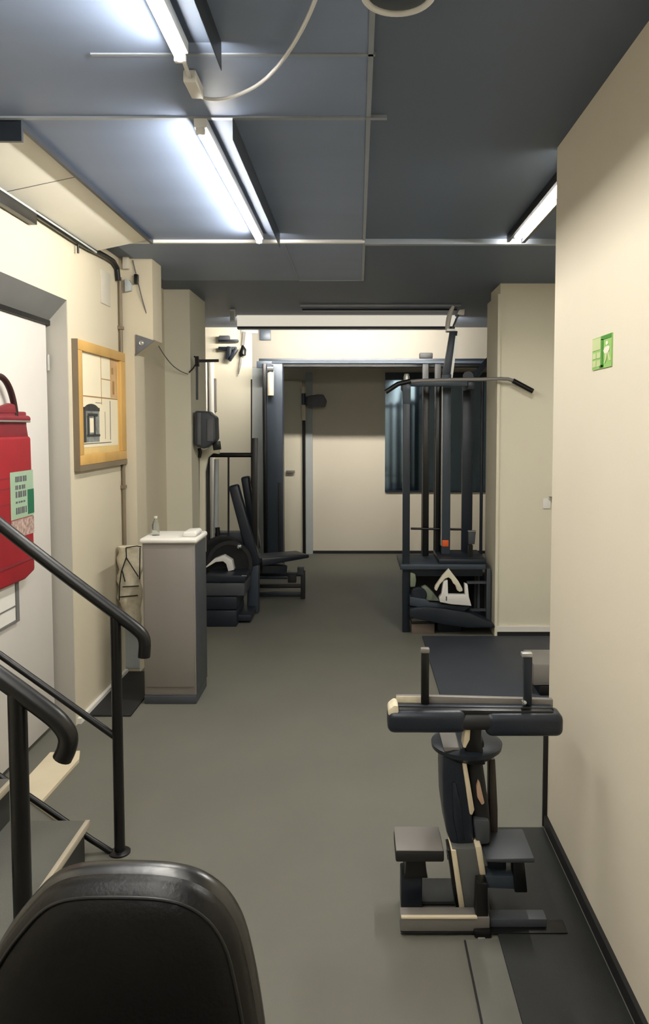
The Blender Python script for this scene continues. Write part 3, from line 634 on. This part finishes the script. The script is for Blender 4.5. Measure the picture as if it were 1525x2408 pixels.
# lower body
xr = onZ(1152, 1470).x
xr2 = onY(1150, 1335, Y1).x
MB().box(xr2-.02, xr2+.012, Y1, Y1+.05, .06, zp-.04).build('front_post', CABD, t, bevel=.003)
MB().box(onY(960, 0, Y1).x, onY(1148, 0, Y1).x, Y1+.02, Y1+.06, zp-.1, zp-.04).build('apron', DSLATE, t, bevel=.003)
MB().box(xl+.0, xr2, Y2+.02, Y2+.06, .0, zp-.04).build('shroud', BLACKM, t, bevel=.003)
for k in range(5):
    u = 1112+k*7.5; xx = onY(u, 1400, Y1+.2).x
    MB().box(xx, xx+.02, Y1+.15, Y1+.3, .08, zp-.12).build('weight_plate', [BLACKM, CABD, BLACK, BLACKM, CABD][k], t)
MB().box(onY(1110, 0, Y1).x, xr2, Y1+.02, Y1+.05, onY(0, 1372, Y1).z-.008, onY(0, 1369, Y1).z).box(onY(1118, 0, Y1).x, xr2, Y1+.02, Y1+.05, onY(0, 1437, Y1).z-.006, onY(0, 1434, Y1).z).build('stack_rail', CABD, t)
S0 = [(963, 1432), (1000, 1428), (1045, 1432), (1105, 1442), (1162, 1470), (1164, 1476), (1100, 1477), (1040, 1468), (963, 1452)]
MB().prism([onY(u, v, 5.72) for u, v in S0], (0, .35, 0)).build('seat', DSLATE, t, bevel=.006)
S1 = [(963, 1404), (1002, 1410), (1010, 1418), (1104, 1428), (1090, 1438), (1040, 1434), (1000, 1430), (963, 1424)]
MB().prism([onY(u, v, 5.76) for u, v in S1], (0, .25, 0)).build('seat_pan', SLATE, t, bevel=.004)
MB().prism([onY(u, v, 5.82) for u, v in ((968, 1348), (976, 1350), (978, 1364), (976, 1380), (964, 1381), (964, 1347))], (0, .05, 0)).build('knee_pad', SAGE, t, bevel=.006)
MB().prism([onY(u, v, 5.8) for u, v in ((990, 1382), (1000, 1378), (1006, 1382), (1018, 1394), (1034, 1414), (1002, 1412), (1000, 1398))], (0, .06, 0)).build('seat_shell', SAGE, t, bevel=.005)
MB().lathe(onY(985, 1400, 5.78), (0, 1, 0), [(.05, 0), (.06, .01), (.06, .05), (.05, .06)]).build('roller', NAVY, t)
MB().box(onY(1032, 0, 6.0).x, onY(1090, 0, 6.0).x, 5.85, 6.1, .0, .18).build('seat_column', DSLATE, t, bevel=.006)
a, b = onZ(964, 1490), onZ(1021, 1490)
MB().box(a.x+.01, b.x, a.y, a.y+.2, 0, .075).build('step_block', WOODB, t, bevel=.004)
MB().box(a.x+.008, b.x+.002, a.y-.002, a.y+.2, .075, .095).build('block_band', BLACKM, t, bevel=.003)
MB().box(a.x+.01, b.x, a.y, a.y+.2, .095, .12).build('block_top', GREYM, t, bevel=.004)

# white triangular handle lying on the seat
t = thing('white_bracket', onY(1065, 1424, 5.7), 'white triangular handle bracket with pointed top on the dark seat', 'bracket')
Yi = 5.70
MB().prism([onY(u, v, Yi) for u, v in ((1055, 1338), (1078, 1368), (1087, 1385), (1087, 1390), (1080, 1392), (1074, 1388), (1070, 1376), (1065, 1372), (1060, 1362), (1054, 1358), (1046, 1361), (1034, 1374), (1026, 1390), (1021, 1386), (1023, 1378), (1040, 1354))], (0, .04, 0)).build('handle_arch', WALL2, t, bevel=.003)
MB().prism([onY(u, v, Yi-.005) for u, v in ((1042, 1368), (1052, 1364), (1053, 1399), (1093, 1399), (1092, 1373), (1099, 1375), (1102, 1404), (1108, 1425), (1060, 1421), (1034, 1416), (1032, 1406), (1038, 1398))], (0, .06, 0)).build('base', IRON, t, bevel=.003)
MB().box(onY(1057, 0, Yi).x, onY(1060, 0, Yi).x, Yi-.008, Yi-.0045, onY(0, 1412, Yi).z, onY(0, 1402, Yi).z).build('slot', INK, t)
# brown block under the seat

# small floor things in the right recess
MB().box(onZ(1035, 1640).x, 1.9, onZ(1100, 1650).y, 5.7, 0, .012).build('slate_mat', MAT_B, bevel=.003, label='large dark slate rubber mat in front of the right pier', cat='mat')
bx0 = onZ(1252, 1640).x; by = onZ(1252, 1640).y
t = thing('step_platform', (bx0+.2, by+.15, .012), 'low grey step platform half hidden behind the right wall', 'step')
MB().box(bx0, bx0+.6, by, by+.3, .07, .2).build('platform', GREYM, t, bevel=.012)
MB().box(bx0+.04, bx0+.56, by-.006, by+.28, .012, .07).build('foot', BLACK, t, bevel=.006)
MB().box(bx0+.04, bx0+.56, by-.004, by+.0, .03, .068).build('foot_band', BLACKM, t)
# lever on the pier
hx = onY(1308, 1172, 5.74)
t = thing('door_lever', (hx.x, 5.72, hx.z-.1), 'brass lever with white plate on the right pier by the wall edge', 'handle')
MB().prism([onY(u, v, 5.70) for u, v in ((1289, 1168), (1300, 1168), (1313, 1162), (1330, 1162), (1330, 1186), (1312, 1186), (1302, 1175))], (0, .02, 0)).build('lever', BROWNP, t, bevel=.004)
MB().box(onY(1293, 0, 5.74).x, onY(1312, 0, 5.74).x, 5.74, 5.75, onY(0, 1196, 5.74).z, onY(0, 1172, 5.74).z).build('back_plate', WHITE, t, bevel=.002)
MB().tube([(onY(1316, 0, 5.7).x, 5.715, hx.z), (onY(1316, 0, 5.7).x, 5.75, hx.z)], .01).build('spindle', STEEL, t)

# ------------------------------------------------------------------ exit sign on right wall
sy0, sy1 = onX(1440, 820, XR).y, onX(1395, 820, XR).y
sz1, sz0 = onX(1418, 790, XR).z, onX(1418, 866, XR).z
t = thing('exit_sign', (XR, (sy0+sy1)/2, sz0), 'small green emergency exit pictogram sign on the right wall', 'sign')
MB().box(XR-.004, XR, sy0, sy1, sz0, sz1).build('sign_plate', GREENL, t)
sg = MB(); SW, SH = sy1-sy0, sz1-sz0
def sr(mi, a0, a1, b0, b1, d=.001):   # a from the far (left) edge
    sg.mi = mi; sg.box(XR-.0045-d, XR-.003, sy1-SW*a1, sy1-SW*a0, sz0+SH*b0, sz0+SH*b1)
sr(1, .03, .46, .60, .97); sr(1, .05, .22, .34, .52); sr(1, .27, .46, .34, .52); sr(1, .05, .22, .08, .28); sr(1, .27, .46, .08, .28)
sr(0, .49, .99, .87, .99); sr(0, .49, .60, .03, .9); sr(0, .42, .62, .02, .10)
def sp_(mi, pts, d=.0018):
    sg.mi = mi; sg.prism([(XR-.0045-d, sy1-SW*a, sz0+SH*b) for a, b in pts], (d+.001, 0, 0))
sp_(2, [(.62, .52), (.70, .62), (.86, .64), (.94, .60), (.90, .48), (.80, .42), (.68, .44)])
sp_(2, [(.74, .76), (.80, .8), (.85, .76), (.85, .7), (.8, .67), (.75, .7)])
sp_(1, [(.72, .44), (.82, .42), (.78, .26), (.70, .12), (.66, .14), (.72, .28)])
sp_(1, [(.82, .44), (.88, .46), (.94, .3), (.98, .18), (.92, .18), (.86, .3)])
sg.build('pictogram', [GREEN, GREENP, SIGNW], t)

# ------------------------------------------------------------------ foreground exercise machine at right
Ym = 2.42
t = thing('padded_trainer', (.42, Ym, 0), 'dark trainer with padded cross bar, foot plates and grey base', 'exercise machine')
def M(u, v, Y=Ym): return onY(u, v, Y)
def flat(name, pts, Y, dep, m, bevel=.004, seg=2):
    return MB().prism([onY(u, v, Y) for u, v in pts], (0, dep, 0)).build(name, m, t, bevel=bevel, seg=seg)
def rod(name, pts, r, m, sm=1): return MB().tube(pts, r, 14, smooth=sm).build(name, m, t)
zf = .0
# stabiliser
x0, x1, xm = onZ(941, 2203).x, onZ(1338, 2210).x, onZ(1122, 2205).x
ys = onZ(1040, 2200).y
st = MB().box(x0, xm+.04, ys, ys+.055, .012, .058).build('stabilizer', GREYM, t, bevel=.004)
MB().box(xm+.04, x1-.06, ys+.02, ys+.07, .012, .04).build('stabilizer', CABD, t, bevel=.004)  # right arm's shade put into a darker grey
MB().box(x0+.003, xm, ys-.003, ys+.01, .056, .061).build('stabilizer_highlight', CREAMP, st)  # cream strip painting the highlight along the top edge
MB().box(x0, x1, ys-.005, ys+.06, .0085, .0125).build('rubber_strip', BLACK, t, bevel=.003)
MB().prism([onZ(u, v, .0085) for u, v in ((950, 2072), (1076, 2072), (1086, 2128), (946, 2128))], (0, 0, .012)).build('pedal_shadow_sheet', MAT_R, t, bevel=.003)  # dark sheet painting the floor shadow below the left pedal
# inclined grey main beam
flat('main_beam', ((1062, 1995), (1132, 1995), (1140, 2060), (1126, 2192), (1092, 2192), (1088, 2120)), Ym-.03, .09, BEAMG)
flat('beam_edge', ((1060, 2000), (1072, 2000), (1093, 2140), (1080, 2140)), Ym-.036, .09, CREAMP, .003)
flat('beam_edge', ((1117, 1992), (1131, 1990), (1142, 2058), (1128, 2058)), Ym-.036, .09, CREAMP, .003)
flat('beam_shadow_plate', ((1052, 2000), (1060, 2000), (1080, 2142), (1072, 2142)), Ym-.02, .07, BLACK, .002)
# front leg with foot
flat('front_leg', ((1122, 2078), (1146, 2078), (1149, 2195), (1116, 2195)), Ym-.10, .05, BLACK)
ff = MB().prism([onY(u, v, 2.30) for u, v in ((1113, 2190), (1154, 2188), (1158, 2226), (1120, 2232))], (0, .06, 0)).build('front_foot', BLACK, t, bevel=.006)
MB().prism([onY(u, v, 2.294) for u, v in ((1123, 2207), (1141, 2207), (1141, 2225), (1123, 2225))], (0, .012, 0)).build('foot_cap', STEEL, ff, bevel=.003)
# right arm and pedal
flat('side_arm', ((1124, 2060), (1212, 2060), (1215, 2092), (1124, 2088)), Ym-.04, .06, SLATE)
flat('pedal_leg', ((1204, 2020), (1232, 2020), (1240, 2100), (1210, 2100)), Ym-.05, .05, BLACK)
MB().prism([M(u, v, Ym-.06) for u, v in ((1142, 2020), (1256, 2018), (1257, 2030), (1200, 2030), (1142, 2028))], (0, .18, 0)).build('foot_plate', CABD, t, bevel=.004)
MB().prism([M(u, v, Ym-.0) for u, v in ((1145, 2020), (1190, 2020), (1190, 2052), (1148, 2052))], (0, .05, 0)).build('pedal_bracket', DSLATE, t, bevel=.004)
# left pedal
zpl = M(990, 1997).z
lp = MB().box(M(935, 0).x, M(1056, 0).x, Ym-.02, Ym+.12, M(0, 2020).z, M(0, 1996).z).build('foot_plate', BLACKM, t, bevel=.006)
MB().box(M(936, 0).x, M(1054, 0).x, Ym-.018, Ym+.13, M(0, 1996).z, M(0, 1996).z+.006).build('foot_plate_top', GREYM, lp, bevel=.003)
flat('pedal_leg', ((955, 2020), (1000, 2020), (1002, 2052), (1006, 2066), (948, 2066), (952, 2050)), Ym+.0, .08, BLACK)
MB().box(M(950, 0).x, M(1004, 0).x, Ym+.01, Ym+.08, .012, M(0, 2060).z).build('pedal_block', DSLATE, t, bevel=.005)
MB().tube([M(1050, 2010, Ym+.05), M(1085, 2005, Ym+.05)], .015).build('pedal_axle', DSLATE, t)
# curved body
flat('body_shell', ((1042, 1768), (1086, 1768), (1096, 1800), (1104, 1860), (1112, 1930), (1118, 1985), (1100, 1996), (1062, 1992), (1050, 1960), (1042, 1900), (1040, 1830)), Ym, .16, NAVY, .018, 3)
flat('shell_rib', ((1062, 1840), (1072, 1842), (1084, 1900), (1092, 1980), (1076, 1985), (1066, 1930)), Ym-.008, .04, DSLATE, .006)
flat('shell_cap', ((1041, 1757), (1080, 1757), (1086, 1769), (1044, 1769)), Ym-.004, .15, GREYM, .005)
flat('rear_shell', ((1100, 1740), (1140, 1742), (1136, 1800), (1150, 1900), (1156, 1985), (1124, 1990), (1112, 1930), (1106, 1850)), Ym+.015, .16, BLACKM, .014, 3)
flat('shell_strip', ((1086, 1792), (1096, 1792), (1106, 1850), (1115, 1905), (1110, 1918), (1104, 1916), (1096, 1860)), Ym-.012, .05, CREAMP, .004)
flat('shell_strip', ((1124, 1836), (1128, 1842), (1139, 1890), (1132, 1894), (1122, 1876), (1120, 1852)), Ym-.0, .05, TAN, .003)
flat('rear_post', ((1150, 1786), (1164, 1785), (1170, 1905), (1170, 2004), (1152, 2004), (1150, 1900)), Ym+.1, .05, mat('dark_brown_metal', (66, 58, 54), .5, var=.1), .004)
flat('lower_cover', ((1112, 1925), (1150, 1930), (1152, 1985), (1120, 1990)), Ym-.002, .06, GREYM if False else CABD, .008)
# seat disc under the bar
MB().lathe(M(1096, 1762, Ym+.08), (0, 0, 1), [(.05, -.014), (.09, -.01), (.116, .012), (.118, .026), (.1, .034)], 32).build('hub_disc', DSLATE, t)
# neck
flat('neck', ((1104, 1690), (1132, 1690), (1132, 1745), (1142, 1800), (1100, 1800), (1096, 1750)), Ym-.02, .07, BLACK, .006)
flat('neck_strip', ((1095, 1694), (1107, 1694), (1104, 1740), (1094, 1760), (1088, 1758)), Ym-.03, .05, CREAMP, .003)
# padded cross bar
def pad(u0, u1, v0, v1, name, m):
    p = [onY(u, v, Ym-.05) for u, v in ((u0, v0), (u1, v0), (u1, v1), (u0, v1))]
    MB().box(p[0].x, p[1].x, Ym-.05, Ym+.04, p[2].z, p[0].z).build(name, m, t, bevel=.022, seg=4)
pad(911, 1098, 1676, 1728, 'arm_pad', NAVY); pad(1143, 1327, 1682, 1736, 'arm_pad', NAVY)
pad(1080, 1165, 1685, 1722, 'pad_core', BLACKM)
MB().prism([onY(u, v, Ym-.03) for u, v in ((934, 1668), (1300, 1672), (1308, 1690), (934, 1690))], (0, .09, 0)).build('bar_plate', BLACK, t, bevel=.005)
MB().prism([onY(u, v, Ym-.01) for u, v in ((932, 1659), (1300, 1664), (1304, 1674), (932, 1672))], (0, .03, 0)).build('upper_plate', DSLATE, t, bevel=.004)
a = onY(0, 1655, Ym+.06)
MB().prism([onY(u, v, Ym+.021) for u, v in ((931, 1637), (1005, 1637), (1300, 1645), (1300, 1664), (931, 1660))], (0, .02, 0)).build('rear_bar', GREYM, t, bevel=.003)
MB().prism([onY(u, v, Ym+.0185) for u, v in ((931, 1637), (992, 1638), (992, 1656), (931, 1657))], (0, .0022, 0)).build('end_label', SACK, t, bevel=.002)
MB().prism([onY(u, v, Ym-.04) for u, v in ((914, 1668), (926, 1659), (936, 1660), (938, 1690), (914, 1684), (911, 1678))], (0, .07, 0)).build('end_cap', SACK, t, bevel=.006)
gps = []
for (u0, u1, v0, v1) in ((989, 1007, 1530, 1652), (1229, 1247, 1540, 1654)):
    p, q = onY(u0, v0, Ym+.02), onY(u1, v1, Ym+.02)
    gps.append(None); gps[-1] = MB().box(p.x, q.x, Ym+.0, Ym+.0184, q.z, p.z).build('grip_post', BLACK if u0 < 1100 else DSLATE, t, bevel=.004)
p, q = onY(988, 1521, Ym+.02), onY(1008, 1532, Ym+.02); MB().box(p.x, q.x, Ym-.003, Ym+.0205, q.z, p.z).build('grip_cap', GREYM, gps[0], bevel=.003)
p, q = onY(1223, 1531, Ym+.02), onY(1248, 1541, Ym+.02); MB().box(p.x, q.x, Ym-.005, Ym+.0205, q.z, p.z).build('grip_cap', STEEL, gps[1], bevel=.003)
MB().lathe(onY(1230, 1650, Ym-.002), (0, -1, 0), [(.008, 0), (.008, .012), (.004, .014)]).build('bolt', CHROME, t)
# mats below
t = thing('floor_mat', (.54, 1.4, 0), 'black rubber floor mat with grey edge strip beside the right wall', 'mat')
MB().box(.44, XR-.02, .2, 2.95, 0, .008).build('mat_sheet', MAT_R, t, bevel=.002)
MB().box(.335, .4395, .2, ys-.03, 0, .008).build('edge_strip', MATEDGE, t, bevel=.002)
MB().box(.33, .3345, .2, ys-.03, 0, .007).build('mat_seam', BLACKM, t)

# ------------------------------------------------------------------ black chair in the foreground
def onTilt(u, v):
    Y = 1.15
    for _ in range(8):
        p = onY(u, v, Y); Y = 1.17 + .16*(p.z-.93)
    return onY(u, v, Y)
t = thing('padded_chair', (-.35, .95, 0), 'black vinyl chair with rounded backrest in the bottom left foreground', 'chair')
out = [(-70, 2408), (-52, 2330), (-25, 2255), (15, 2185), (62, 2125), (105, 2080), (150, 2056), (215, 2046), (310, 2045), (400, 2050), (470, 2068), (530, 2112), (570, 2180), (592, 2270), (607, 2350), (620, 2440), (630, 2540), (632, 2650), (610, 2740), (540, 2790), (280, 2800), (20, 2790), (-50, 2740), (-75, 2650), (-78, 2520)]
P = [onTilt(u, v) for u, v in out]
for _ in range(2):
    n = len(P); P = [q for i in range(n) for q in (P[i]*.75+P[(i+1) % n]*.25, P[i]*.25+P[(i+1) % n]*.75)]
cen = sum(P, Vector())/len(P)
def slab(layers, name, m, ang=60):
    b = MB(); rings = []
    for sc, inset, dy in layers:
        R = []
        for p in P:
            dv = p-cen; L = dv.length; q = cen+dv*max(0, (L-inset)/L)*sc; R.append(b.bm.verts.new(q+Vector((0, dy, 0))))
        rings.append(R)
    n = len(P)
    for A_, B_ in zip(rings, rings[1:]):
        for k in range(n): b.face([A_[k], A_[(k+1) % n], B_[(k+1) % n], B_[k]])
    b.face(rings[0][::-1]); b.face(rings[-1])
    return b.build(name, m, t, ang=ang)
slab([(.25, 0, -.052), (.6, 0, -.05), (1, .05, -.044), (1, .022, -.036), (1, .010, -.026), (1, .006, -.014), (1, .006, -.008), (1, 0.006, 0)], 'backrest_cushion', VINYL)
bs = slab([(1, .012, .0005), (1, .003, .006), (1, 0, .016), (1, .001, .030), (1, .008, .042), (1, .022, .050), (1, .05, .054), (.5, 0, .054)], 'backrest_shell', VINYLG)
b = MB(); b.tube([cen+(p-cen)*(1-.020/(p-cen).length)+Vector((0, -.037, 0)) for p in P], .0028, 8, closed=True); b.build('piping', PIPING, bs)
MB().box(-.58, -.12, .62, 1.08, .44, .50).build('seat', VINYL, t, bevel=.025, seg=3)
for sx in (-.56, -.14):
    MB().tube([(sx, 1.12, .0), (sx, 1.1, .3), (sx, 1.09, .46), (sx, 1.15, .62)], .013, smooth=1).build('leg', BLACK, t)
    MB().tube([(sx, .62, .0), (sx, .64, .3), (sx, .66, .445)], .013, smooth=1).build('leg', BLACK, t)

# ------------------------------------------------------------------ world, colour
w = bpy.data.worlds.new('world'); bpy.context.scene.world = w; w.use_nodes = True
w.node_tree.nodes['Background'].inputs[0].default_value = (.5, .55, .6, 1); w.node_tree.nodes['Background'].inputs[1].default_value = .25
sc = bpy.context.scene
sc.view_settings.view_transform = 'Standard'; sc.view_settings.look = 'None'; sc.view_settings.exposure = 0.0
sc.cycles.use_denoising = True; sc.cycles.max_bounces = 8; sc.cycles.diffuse_bounces = 2
